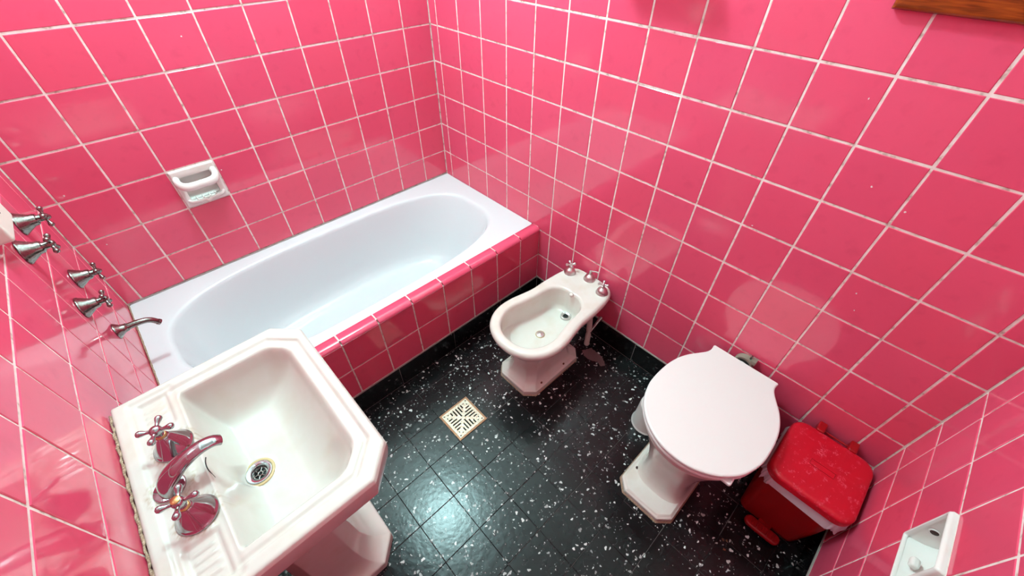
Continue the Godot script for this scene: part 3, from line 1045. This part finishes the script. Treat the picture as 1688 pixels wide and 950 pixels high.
func bidet() -> void:
	var o := thing("bidet", "cream ceramic bidet with three chrome fittings in front of the pink wall", "bidet")
	var n := 160
	var outer := [[-0.586, 0.0], [-0.577, 0.058], [-0.548, 0.113], [-0.500, 0.150], [-0.440, 0.1655], [-0.380, 0.163], [-0.325, 0.152], [-0.270, 0.143], [-0.210, 0.142], [-0.140, 0.138], [-0.085, 0.131], [-0.045, 0.117], [-0.020, 0.088], [-0.012, 0.045], [-0.011, 0.0]]
	var inner := [[-0.546, 0.0], [-0.538, 0.050], [-0.508, 0.092], [-0.458, 0.117], [-0.405, 0.120], [-0.350, 0.108], [-0.300, 0.098], [-0.255, 0.095], [-0.210, 0.085], [-0.182, 0.060], [-0.170, 0.028], [-0.173, 0.0]]
	var po := outline(outer, BZ, n)
	var pi := outline(inner, BZ, n)
	var Y := 0.371
	var c := Vector3(-0.33, 0, BZ)
	var ci := Vector3(-0.35, 0, BZ)
	var rings := [at_y(po, 0.22, 0.52, c), at_y(po, 0.255, 0.66, c), at_y(po, 0.285, 0.78, c), at_y(po, 0.310, 0.865, c), at_y(po, 0.322, 0.895, c), at_y(po, 0.326, 0.905, c), at_y(po, 0.328, 0.945, c), at_y(po, 0.331, 0.965, c), at_y(po, 0.338, 0.985, c), at_y(po, 0.347, 0.998, c), po, po, po, po]
	rings[10] = at_y(po, 0.355)
	rings[11] = inset(po, 0.003, 0.363)
	rings[12] = inset(po, 0.008, 0.3685)
	rings[13] = inset(po, 0.015, Y)
	rings.append(inset(pi, -0.012, Y))
	rings.append(inset(pi, -0.005, Y - 0.0015))
	rings.append(inset(pi, 0.0, Y - 0.006))
	rings.append(inset(pi, 0.003, Y - 0.014))
	rings.append(at_y(pi, Y - 0.05, 0.975, ci))
	rings.append(at_y(pi, Y - 0.095, 0.955, ci))
	rings.append(at_y(pi, Y - 0.112, 0.92, ci))
	rings.append(at_y(pi, Y - 0.119, 0.85, ci))
	rings.append(at_y(pi, Y - 0.1215, 0.72, ci))
	rings.append(at_y(pi, Y - 0.123, 0.25, ci))
	part("bowl", loft_mesh(rings), M.bidet, o)
	# water lip at the back of the bowl
	part("water_lip", lathe_mesh([[0.0, -0.010], [0.008, -0.009], [0.0115, -0.004], [0.010, 0.001], [0.005, 0.0032], [0.0, 0.0036]], 20), M.bidet, o, Vector3(-0.176, Y - 0.003, BZ + 0.002))
	# eight-sided plinth and column
	var pz := 1.094
	var px := -0.335
	var pl := [octo(px, pz, 0.178, 0.112, 0.040, 0.003), octo(px, pz, 0.178, 0.112, 0.040, 0.024), octo(px, pz, 0.176, 0.110, 0.039, 0.027), octo(px, pz, 0.170, 0.104, 0.037, 0.029), octo(px, pz, 0.166, 0.100, 0.036, 0.034), octo(px, pz, 0.152, 0.088, 0.034, 0.042), octo(px, pz, 0.140, 0.080, 0.034, 0.060), octo(px, pz, 0.132, 0.074, 0.034, 0.10), octo(px, pz, 0.132, 0.074, 0.034, 0.15), octo(px, pz + 0.006, 0.140, 0.079, 0.036, 0.19), octo(px, pz + 0.01, 0.158, 0.088, 0.042, 0.232)]
	part("pedestal", loft_mesh(pl), M.bidet, o)
	part("sealant", loft_mesh([octo(px, pz, 0.1815, 0.1155, 0.041, 0.0005), octo(px, pz, 0.180, 0.114, 0.041, 0.003), octo(px, pz, 0.176, 0.110, 0.039, 0.005)]), M.caulk, o)
	for s in [Vector3(-0.425, 0.030, pz + 0.094), Vector3(-0.275, 0.030, pz + 0.094), Vector3(-0.425, 0.030, pz - 0.094)]:
		part("bolt", lathe_mesh([[0.0, 0.0], [0.0075, 0.0], [0.007, 0.003], [0.003, 0.005], [0.0, 0.005]], 14), M.rust, o, s + Vector3(0, 0.003, 0))
	# fittings
	for k in 2:
		var t := part("tap", dome_mesh(0.0265, 0.038), M.satin, o, Vector3(-0.075, Y - 0.0005, BZ - 0.094 if k == 0 else BZ + 0.088))
		part("handle", cross_mesh(0.0205, deg_to_rad(35.0 + 30.0 * k), 0.0065), M.satin, t, Vector3(0, 0.047, 0))
	var dv := part("diverter", dome_mesh(0.0265, 0.036), M.satin, o, Vector3(-0.045, Y - 0.0005, BZ - 0.004))
	var lv := mb()
	lathe(lv, [[0.0, 0.036], [0.0055, 0.036], [0.006, 0.046], [0.004, 0.050], [0.0, 0.0505]], 16)
	tube(lv, [Vector3(0, 0.047, 0), Vector3(0.012, 0.0475, 0.018), Vector3(0.018, 0.046, 0.032)], [0.0032, 0.0028, 0.0036], 10)
	part("lever", done(lv), M.satin, dv)
	# waste and spray
	var ws := part("drain", lathe_mesh([[0.0, -0.001], [0.0125, -0.001], [0.0145, 0.0025], [0.021, 0.0045], [0.0240, 0.0030], [0.0240, -0.006]], 28), M.satin, o, Vector3(-0.2065, Y - 0.1150, BZ + 0.010))
	part("drain_shade_disc", lathe_mesh([[0.0, 0.0012], [0.0115, 0.0012], [0.0120, -0.001], [0.0, -0.001]], 18), M.dark, ws)  # raised black disc stands in for the shade inside the drain
	var sr := part("spray", lathe_mesh([[0.0, 0.006], [0.007, 0.0055], [0.011, 0.0035], [0.012, 0.0030], [0.0165, 0.0035], [0.0180, 0.0015], [0.0180, -0.006]], 26), M.satin, o, Vector3(-0.362, Y - 0.1225, BZ + 0.001))
	part("rust_ring", lathe_mesh([[0.0176, -0.003], [0.0176, 0.0012], [0.0205, 0.0008], [0.0212, -0.003]], 26), M.stain, sr)
	# supply pipes behind
	part("waste_pipe", tube_mesh(smooth_path([Vector3(-0.105, 0.34, BZ + 0.055), Vector3(-0.095, 0.22, BZ + 0.066), Vector3(-0.085, 0.12, BZ + 0.07), Vector3(-0.08, 0.002, BZ + 0.07)], 14), lerps([0.013, 0.013], 14), 14), M.plastic, o)
	part("supply_pipe", tube_mesh(smooth_path([Vector3(-0.086, 0.10, BZ + 0.078), Vector3(-0.06, 0.115, BZ + 0.077), Vector3(-0.002, 0.140, BZ + 0.075)], 10), lerps([0.007, 0.008, 0.011], 10), 14), M.dull_chrome, o)

# ------------------------------------------------------------------ bin
func bin() -> void:
	var o := thing("pedal_bin", "red plastic pedal bin with a white bag, in the corner beside the toilet", "bin")
	var cx := -0.172
	var cz := 2.126
	var body := []
	for p in [[0.0, 0.080, 0.088, 0.02], [0.003, 0.085, 0.093, 0.024], [0.02, 0.088, 0.096, 0.028], [0.16, 0.101, 0.106, 0.032], [0.30, 0.113, 0.111, 0.036], [0.305, 0.117, 0.114, 0.036], [0.318, 0.117, 0.114, 0.036]]:
		body.append(rrect(cx, cz, p[1], p[2], p[3], p[0], 6))
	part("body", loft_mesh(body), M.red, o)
	# lid, a shallow dome with a rolled edge
	var lx := -0.174
	var lr := rrect(lx, cz, 0.128, 0.1195, 0.045, 0.0, 7)
	var rg := [at_y(lr, 0.314), at_y(lr, 0.334), inset(lr, 0.0015, 0.339), inset(lr, 0.005, 0.343), inset(lr, 0.011, 0.3455), inset(lr, 0.02, 0.3465), at_y(lr, 0.3485, 0.6, Vector3(lx, 0, cz)), at_y(lr, 0.349, 0.2, Vector3(lx, 0, cz))]
	var lid := part("lid", loft_mesh(rg), M.red_lid, o)
	# raised frame moulded into the lid
	var fr := mb()
	var q := [Vector3(lx - 0.018, 0.3492, cz - 0.034), Vector3(lx + 0.002, 0.3492, cz - 0.034), Vector3(lx + 0.002, 0.3492, cz + 0.034), Vector3(lx - 0.018, 0.3492, cz + 0.034)]
	for k in 4:
		tube(fr, [q[k], q[(k + 1) % 4]], [0.0009, 0.0009], 6)
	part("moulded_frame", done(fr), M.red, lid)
	for s in [-1, 1]:
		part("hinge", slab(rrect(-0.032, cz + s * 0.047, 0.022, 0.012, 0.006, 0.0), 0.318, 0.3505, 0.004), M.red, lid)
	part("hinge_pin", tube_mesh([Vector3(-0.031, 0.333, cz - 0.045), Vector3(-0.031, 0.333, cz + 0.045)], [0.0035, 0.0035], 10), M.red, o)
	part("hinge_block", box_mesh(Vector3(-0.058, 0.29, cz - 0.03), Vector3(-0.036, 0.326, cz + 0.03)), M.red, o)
	# bag: a thin ruffled band folded over the rim
	var nz := noise(14.0, 66, 3)
	var n := 200
	var base := rrect(cx, cz, 0.1185, 0.1155, 0.036, 0.0, 49)
	n = base.size()
	var g := []
	for j in 7:
		var t := j / 6.0
		var r := PackedVector3Array()
		for k in n:
			var p := base[k]
			var w := nz.get_noise_2d(p.x * 3.0, p.z * 3.0 + t * 0.05)
			var w2 := nz.get_noise_2d(p.x * 9.0 + 5, p.z * 9.0)
			var drop := 0.052 + 0.028 * w + 0.010 * w2
			var out := Vector3(p.x - cx, 0, p.z - cz).normalized() * (0.0015 + 0.007 * sin(t * PI) * (0.6 + w2) + 0.006 * t * (0.7 + w))
			r.append(Vector3(p.x, 0.319 - drop * t, p.z) + out)
		g.append(r)
	var b := mb()
	patch(b, g, true)
	var inner := []
	for r in g:
		inner.append(at_y(r, 0))
	for j in 7:
		for k in n:
			inner[j][k] = g[j][k] * 1.0 - Vector3(g[j][k].x - cx, 0, g[j][k].z - cz).normalized() * 0.0006
	inner.reverse()
	patch(b, inner, true)
	part("bag", done(b), M.bag, o)
	# pedal with ribs
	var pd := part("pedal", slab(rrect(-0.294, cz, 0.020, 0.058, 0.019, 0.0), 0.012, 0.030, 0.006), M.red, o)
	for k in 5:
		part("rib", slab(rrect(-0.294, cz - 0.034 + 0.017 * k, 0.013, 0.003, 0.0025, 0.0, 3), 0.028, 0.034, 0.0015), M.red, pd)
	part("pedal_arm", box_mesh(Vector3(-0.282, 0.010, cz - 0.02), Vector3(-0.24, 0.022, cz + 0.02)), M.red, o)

# ------------------------------------------------------------------ on the walls
func wall_tap(y: float, z: float, turn: float, label: String) -> void:
	# local y points out of the left wall
	var bs := Basis(Vector3(0, 1, 0), Vector3(1, 0, 0), Vector3(0, 0, -1))
	var o := thing("wall_tap", label, "tap", Vector3(XL, y, z), "tub and shower taps on the left wall")
	var e := part("escutcheon", bell_mesh(0.031, 0.045, 0.0135), M.dull_chrome, o, Vector3.ZERO, bs)
	part("handle", cross_mesh(0.0245, turn, 0.009), M.dull_chrome, o, Vector3(0.053, 0, 0), bs)
	e.name = "escutcheon"

func wall_fittings() -> void:
	wall_tap(0.983, 0.300, 0.5, "chrome cross-handle tap, upper one nearer the tub's back wall")
	wall_tap(0.983, 0.462, 0.95, "chrome cross-handle tap beside the small white box, upper one nearer the sink")
	wall_tap(0.779, 0.288, 0.55, "chrome cross-handle tap, lower one nearer the tub's back wall")
	wall_tap(0.787, 0.462, 0.95, "chrome cross-handle tap just above the tub spout, nearer the sink")
	# tub spout
	var s := thing("tub_spout", "curved chrome spout reaching out over the end of the bathtub", "spout", Vector3(XL, 0.621, 0.386))
	var bs := Basis(Vector3(0, 1, 0), Vector3(1, 0, 0), Vector3(0, 0, -1))
	part("escutcheon", lathe_mesh([[0.0, 0.0], [0.026, 0.0], [0.0265, 0.002], [0.024, 0.006], [0.017, 0.014], [0.0135, 0.022], [0.0130, 0.030], [0.0, 0.030]], 28), M.dull_chrome, s, Vector3.ZERO, bs)
	part("pipe", tube_mesh(smooth_path([Vector3(0.018, 0, 0), Vector3(0.045, 0.0, 0), Vector3(0.072, -0.004, 0), Vector3(0.088, -0.013, 0), Vector3(0.100, -0.030, 0)], 24), lerps([0.0120, 0.0105, 0.0095, 0.0088, 0.0084], 24), 18), M.dull_chrome, s)
	part("nozzle", tube_mesh([Vector3(0.0985, -0.028, 0), Vector3(0.1025, -0.034, 0)], [0.0098, 0.0098], 18), M.dull_chrome, s)
	# small white box
	var bx := thing("wall_box", "small cream plastic box screwed to the pink wall above the tub taps", "box", Vector3(XL, 1.118, 0.540))
	part("cover", slab(rrect(0.0, 0.0, 0.042, 0.067, 0.008, 0.0), 0.0, 0.042, 0.006), M.plastic, bx, Vector3.ZERO, bs)
	part("screw", lathe_mesh([[0.0, 0.0], [0.004, 0.0], [0.0035, 0.0012], [0.0, 0.0014]], 12), M.bolt, bx, Vector3(0.0415, 0, 0), bs)
	soap_dish()
	paper_holder()
	wooden_frame()
	added_shelf()

# a ceramic cell set into the wall in place of one tile; local x right, y up, z out of the wall
func cell_frame(w: float, hole: Rect2, proud: float) -> ArrayMesh:
	# rounded frame: rings from the wall out over the bead and into the opening
	var b := mb()
	var h := w / 2
	var rings := []
	for p in [[0.0, -0.02, 0.0], [0.0, proud * 0.5, 0.0], [0.003, proud * 0.9, 0.0], [0.007, proud, 0.0], [0.0, proud * 0.9, 1.0], [0.0, proud * 0.4, 1.0]]:
		var r := PackedVector3Array()
		for q in rrect(0, 0, h - p[0], h - p[0], 0.005, 0.0, 4):
			r.append(Vector3(q.x, q.z, p[1]))
		if p[2] > 0.5:
			r = PackedVector3Array()
			var c := hole.get_center()
			for q in rrect(c.x, c.y, hole.size.x / 2, hole.size.y / 2, 0.006, 0.0, 4):
				r.append(Vector3(q.x, q.z, p[1]))
		rings.append(r)
	patch(b, rings, true)
	return done(b)

# trough between side walls: profile of [y, z] points, swept along x, with end walls
func trough(x0: float, x1: float, prof: Array) -> ArrayMesh:
	var b := mb()
	var a := PackedVector3Array()
	var c := PackedVector3Array()
	for p in prof:
		a.append(Vector3(x0, p[0], p[1]))
		c.append(Vector3(x1, p[0], p[1]))
	patch(b, [a, c], false)
	cap(b, a, true)
	cap(b, c)
	return done(b)

func soap_dish() -> void:
	var w := T - 0.004
	var o := thing("soap_dish", "white ceramic soap dish with a grab bar, set into the tiles above the tub", "soap dish", Vector3(-7.443 * T, row(1.5), 0.0))
	var hole := Rect2(-0.052, -0.046, 0.104, 0.092)
	part("frame", cell_frame(w, hole, 0.008), M.dish, o)
	part("recess", trough(-0.053, 0.053, [[0.047, 0.004], [0.046, -0.03], [0.040, -0.040], [0.0, -0.044], [-0.032, -0.042], [-0.043, -0.034], [-0.047, -0.015], [-0.047, 0.004]]), M.dish, o)
	# grab bar: a flattened loop standing out from the upper part
	var loop := smooth_path([Vector3(-0.062, 0.040, 0.000), Vector3(-0.062, 0.032, 0.024), Vector3(-0.052, 0.025, 0.042), Vector3(-0.034, 0.022, 0.049), Vector3(0.0, 0.022, 0.050), Vector3(0.034, 0.022, 0.049), Vector3(0.052, 0.025, 0.042), Vector3(0.062, 0.032, 0.024), Vector3(0.062, 0.040, 0.000)], 44)
	part("grab_bar", tube_mesh(loop, lerps([0.0135, 0.0130, 0.0122, 0.0118, 0.0122, 0.0130, 0.0135], 44), 14, 0.9, 1.25), M.dish, o)
	# lip along the bottom with a pouring notch and small teeth
	var lip := smooth_path([Vector3(-0.060, -0.046, 0.004), Vector3(-0.052, -0.050, 0.017), Vector3(-0.030, -0.052, 0.022), Vector3(-0.010, -0.053, 0.023), Vector3(0.0, -0.058, 0.026), Vector3(0.010, -0.053, 0.023), Vector3(0.030, -0.052, 0.022), Vector3(0.052, -0.050, 0.017), Vector3(0.060, -0.046, 0.004)], 44)
	part("lip", tube_mesh(lip, lerps([0.006, 0.006, 0.0055, 0.0055, 0.0055, 0.006, 0.006], 44), 12), M.dish, o)
	part("tray", box_mesh(Vector3(-0.05, -0.052, -0.03), Vector3(0.05, -0.046, 0.019)), M.dish, o)
	for x in [-0.032, -0.011, 0.011, 0.032]:
		part("tooth", slab(rrect(x, 0.006, 0.003, 0.014, 0.0028, 0.0, 3), -0.048, -0.0415, 0.002), M.dish, o)

func paper_holder() -> void:
	var w := T - 0.004
	var o := thing("paper_holder", "white ceramic paper holder recessed in the tiles beside the red bin", "paper holder", Vector3(-3.11 * T, row(0.5), ZF))
	o.rotation.y = PI
	var hole := Rect2(-0.065, -0.065, 0.130, 0.130)
	part("frame", cell_frame(w, hole, 0.012), M.dish, o)
	var prof := []
	for k in 15:
		var a := PI * k / 14.0
		prof.append([cos(a) * 0.066, 0.006 - sin(a) * 0.064])
	part("recess", trough(-0.066, 0.066, prof), M.dish, o)
	for s in [-1, 1]:
		part("roller_socket", lathe_mesh([[0.0, 0.0005], [0.0065, 0.0005], [0.008, 0.0022], [0.0098, 0.0012], [0.0098, 0.0]], 18), M.dish, o, Vector3(s * 0.0652, -0.006, -0.009), Basis(Vector3(0, 1, 0), Vector3(-s, 0, 0), Vector3(0, 0, s)))
		part("socket_shade_disc", lathe_mesh([[0.0, 0.0016], [0.0070, 0.0016], [0.0070, 0.0], [0.0, 0.0]], 16), M.bolt, o, Vector3(s * 0.0652, -0.006, -0.009), Basis(Vector3(0, 1, 0), Vector3(-s, 0, 0), Vector3(0, 0, s)))  # dark brown disc stands in for the shade inside the socket
	part("rest", slab(rrect(0.0, -0.01, 0.012, 0.008, 0.006, 0.0), -0.056, -0.040, 0.005), M.dish, o)

func wooden_frame() -> void:
	var o := thing("wooden_frame", "brown varnished wooden frame hung on the pink wall above the toilet", "frame", Vector3(0, 1.456, 1.655))
	var L := 0.44
	var Hh := 0.52
	# mitred rails with a stepped moulding: profile of [inset, out of the wall]
	var prof := [[0.0, 0.002], [0.0, 0.014], [0.003, 0.019], [0.007, 0.021], [0.036, 0.023], [0.040, 0.022], [0.042, 0.017], [0.045, 0.017], [0.048, 0.021], [0.058, 0.018], [0.060, 0.006]]
	var sides := [[Vector2(0, 0), Vector2(L, 0), Vector2(0, 1)], [Vector2(L, 0), Vector2(L, Hh), Vector2(-1, 0)], [Vector2(L, Hh), Vector2(0, Hh), Vector2(0, -1)], [Vector2(0, Hh), Vector2(0, 0), Vector2(1, 0)]]
	for s in sides:
		var b := mb()
		var dir: Vector2 = (s[1] - s[0]).normalized()
		var g0 := PackedVector3Array()
		var g1 := PackedVector3Array()
		for p in prof:
			var a: Vector2 = s[0] + dir * p[0] + s[2] * p[0]
			var c: Vector2 = s[1] - dir * p[0] + s[2] * p[0]
			g0.append(Vector3(-p[1], a.y, a.x))
			g1.append(Vector3(-p[1], c.y, c.x))
		loft(b, [g0, g1])
		part("rail", done(b), M.wood, o)
	part("panel", box_mesh(Vector3(-0.008, 0.05, 0.05), Vector3(-0.002, Hh - 0.05, L - 0.05)), M.wood, o)

func added_shelf() -> void:  # unseen ledge, added to throw a soft shadow on the right wall
	var o := thing("added_shelf", "unseen white ceramic ledge added above the bidet to cast a shadow on the pink wall", "added_shelf", Vector3(0, 1.51, 1.12))
	part("board", slab(rrect(-0.052, 0.0, 0.050, 0.13, 0.03, 0.0), 0.0, 0.016, 0.006), M.dish, o)
	for s in [-1, 1]:
		part("bracket", box_mesh(Vector3(-0.05, -0.03, s * 0.09 - 0.006), Vector3(-0.002, 0.002, s * 0.09 + 0.006)), M.dish, o)

# ------------------------------------------------------------------ small things
func flat_spot(parent: Node, called: String, poly: Array, m: Material) -> void:
	var top := PackedVector3Array()
	var n := poly.size()
	for k in n * 6:
		var t := k / 6.0
		var a: Vector2 = poly[int(t) % n]
		var b: Vector2 = poly[(int(t) + 1) % n]
		var p := a.lerp(b, t - int(t)) + Vector2(rng.randf_range(-1, 1), rng.randf_range(-1, 1)) * (a - b).length() * 0.07
		top.append(Vector3(p.x, 0.0007, p.y))
	part(called, loft_mesh([at_y(top, 0.0), top]), m, parent)

func glaze_chip(parent: Node, at: Vector3, bs: Basis, m: Material) -> void:
	var ring := PackedVector3Array()
	var st := rng.randf_range(0.5, 1.0)
	for k in 7:
		var r := rng.randf_range(0.0012, 0.0032)
		ring.append(Vector3(cos(TAU * k / 7.0) * r * st, sin(TAU * k / 7.0) * r, 0.0002))
	var back := PackedVector3Array()
	for p in ring:
		back.append(p - Vector3(0, 0, 0.0008))
	part("chip", loft_mesh([back, ring]), m, parent, at, bs)

func small_things() -> void:
	# floor drain
	var cx := -0.779
	var cz := 1.0675
	var o := thing("floor_drain", "square metal floor drain grate with slots in the black floor", "drain", Vector3(cx, 0, cz))
	var pit := mb()
	box(pit, Vector3(-0.0675, -0.16, -0.0675), Vector3(0.0675, -0.14, 0.0675))
	for k in 4:
		var wb := Basis(Vector3.UP, PI / 2 * k)
		var p0: Vector3 = wb * Vector3(-0.0675, -0.14, -0.0675)
		var p1: Vector3 = wb * Vector3(0.0675, -0.002, -0.0600)
		box(pit, Vector3(minf(p0.x, p1.x), -0.14, minf(p0.z, p1.z)), Vector3(maxf(p0.x, p1.x), -0.002, maxf(p0.z, p1.z)))
	part("pit", done(pit), M.cement, o)
	var fr := mb()
	for k in 4:
		var a := PI / 2 * k
		var bs := Basis(Vector3.UP, a)
		var p := [bs * Vector3(-0.0725, 0, -0.0725), bs * Vector3(0.0725, 0, -0.0725), bs * Vector3(0.0655, 0, -0.0655), bs * Vector3(-0.0655, 0, -0.0655)]
		var up := Vector3(0, 0.0022, 0)
		var dn := Vector3(0, -0.0018, 0)
		quad(fr, p[0] + up, p[1] + up, p[2] + up, p[3] + up)
		quad(fr, p[1] + up, p[0] + up, p[0] + dn, p[1] + dn)
		quad(fr, p[3] + up, p[2] + up, p[2] + dn, p[3] + dn)
	part("rim", done(fr), mat(Color(0.60, 0.42, 0.31), 0.45, 0.6), o)
	# plate cut with slots
	var cs := CSGCombiner3D.new()
	cs.name = "grate"
	var pl := CSGBox3D.new()
	pl.size = Vector3(0.130, 0.003, 0.130)
	cs.add_child(pl)
	for q in 4:
		var bs := Basis(Vector3.UP, PI / 2 * q)
		for k in 7:
			var off := (k - 3) * 0.0135
			var in_end := absf(off) + 0.009
			var out_end := 0.054
			if out_end - in_end < 0.004:
				continue
			var s := CSGBox3D.new()
			s.operation = CSGShape3D.OPERATION_SUBTRACTION
			s.size = Vector3(0.0062, 0.01, out_end - in_end)
			s.transform = Transform3D(bs, bs * Vector3(off, 0, -(in_end + out_end) / 2))
			cs.add_child(s)
		var hole := CSGCylinder3D.new()
		hole.operation = CSGShape3D.OPERATION_SUBTRACTION
		hole.radius = 0.0032
		hole.height = 0.01
		hole.sides = 12
		hole.position = bs * Vector3(0.057, 0, 0.057)
		cs.add_child(hole)
	cs.material_override = tri(mat(Color(0.86, 0.83, 0.78), 0.4, 0.35), 9.0, ramp_tex(0.02, 71, [Color(0.80, 0.62, 0.50), Color(0.95, 0.92, 0.88), Color(1, 1, 1)]))
	cs.position = Vector3(0, 0.0016, 0)
	o.add_child(cs)
	# pinkish-grey patch and rust specks on the terrazzo, chips in the glaze of the wall tiles
	var fl := get_node("floor")
	flat_spot(fl, "pink_grey_patch", [Vector2(-0.126, 1.189), Vector2(-0.082, 1.210), Vector2(-0.084, 1.249), Vector2(-0.090, 1.284), Vector2(-0.116, 1.322), Vector2(-0.136, 1.308), Vector2(-0.127, 1.283), Vector2(-0.146, 1.250), Vector2(-0.145, 1.212)], mat(Color(0.47, 0.36, 0.36), 0.35))
	for p in [Vector2(-0.410, 2.050), Vector2(-0.404, 2.060), Vector2(-0.435, 2.066)]:
		var poly := []
		for k in 7:
			poly.append(p + Vector2.from_angle(TAU * k / 7.0) * rng.randf_range(0.002, 0.006))
		flat_spot(fl, "rust_speck", poly, M.rust)
	var white := mat(Color(0.90, 0.84, 0.83), 0.5)
	for p in [Vector2(-1.485, 0.905), Vector2(-1.4825, 0.706), Vector2(-0.9636, 1.2794), Vector2(-0.9005, 1.1876), Vector2(-1.0427, 0.8383)]:
		glaze_chip(get_node("wall_back"), Vector3(p.x, p.y, 0.0004), Basis(), white)
	for p in [Vector2(1.291, 1.7006), Vector2(0.897, 1.6023), Vector2(1.0818, 1.8875), Vector2(1.1131, 1.8022), Vector2(0.8332, 1.9164), Vector2(0.7814, 1.9375)]:
		glaze_chip(get_node("wall_right"), Vector3(-0.0004, p.x, p.y), Basis(Vector3.UP, -PI / 2), white)
	# brush holder
	var h := thing("brush_holder", "white round holder standing on the floor behind the toilet, partly hidden by its lid", "brush holder", Vector3(-0.226, 0, 1.618))
	part("cup", lathe_mesh([[0.0, 0.0], [0.061, 0.0], [0.0625, 0.003], [0.060, 0.006], [0.0575, 0.012], [0.0545, 0.07], [0.0525, 0.130], [0.0515, 0.139], [0.047, 0.143], [0.039, 0.142], [0.0345, 0.136], [0.034, 0.05], [0.0, 0.045]], 40), M.cup, h)
	# a stray hair in the sink
	var hp := []
	for p in [[0.1215, -0.014], [0.1195, 0.003], [0.1195, 0.021], [0.1225, 0.038]]:
		hp.append(Vector3(SB + p[0], sink_h(p[0], p[1]) + 0.0012, SZ + p[1]))
	var hr := part("hair", tube_mesh(smooth_path(hp, 16), lerps([0.0012, 0.0010, 0.0004], 16), 6), mat(Color(0.12, 0.09, 0.08), 0.5), self)
	tag(hr, "dark curved hair lying in the cream sink under the spout", "hair")
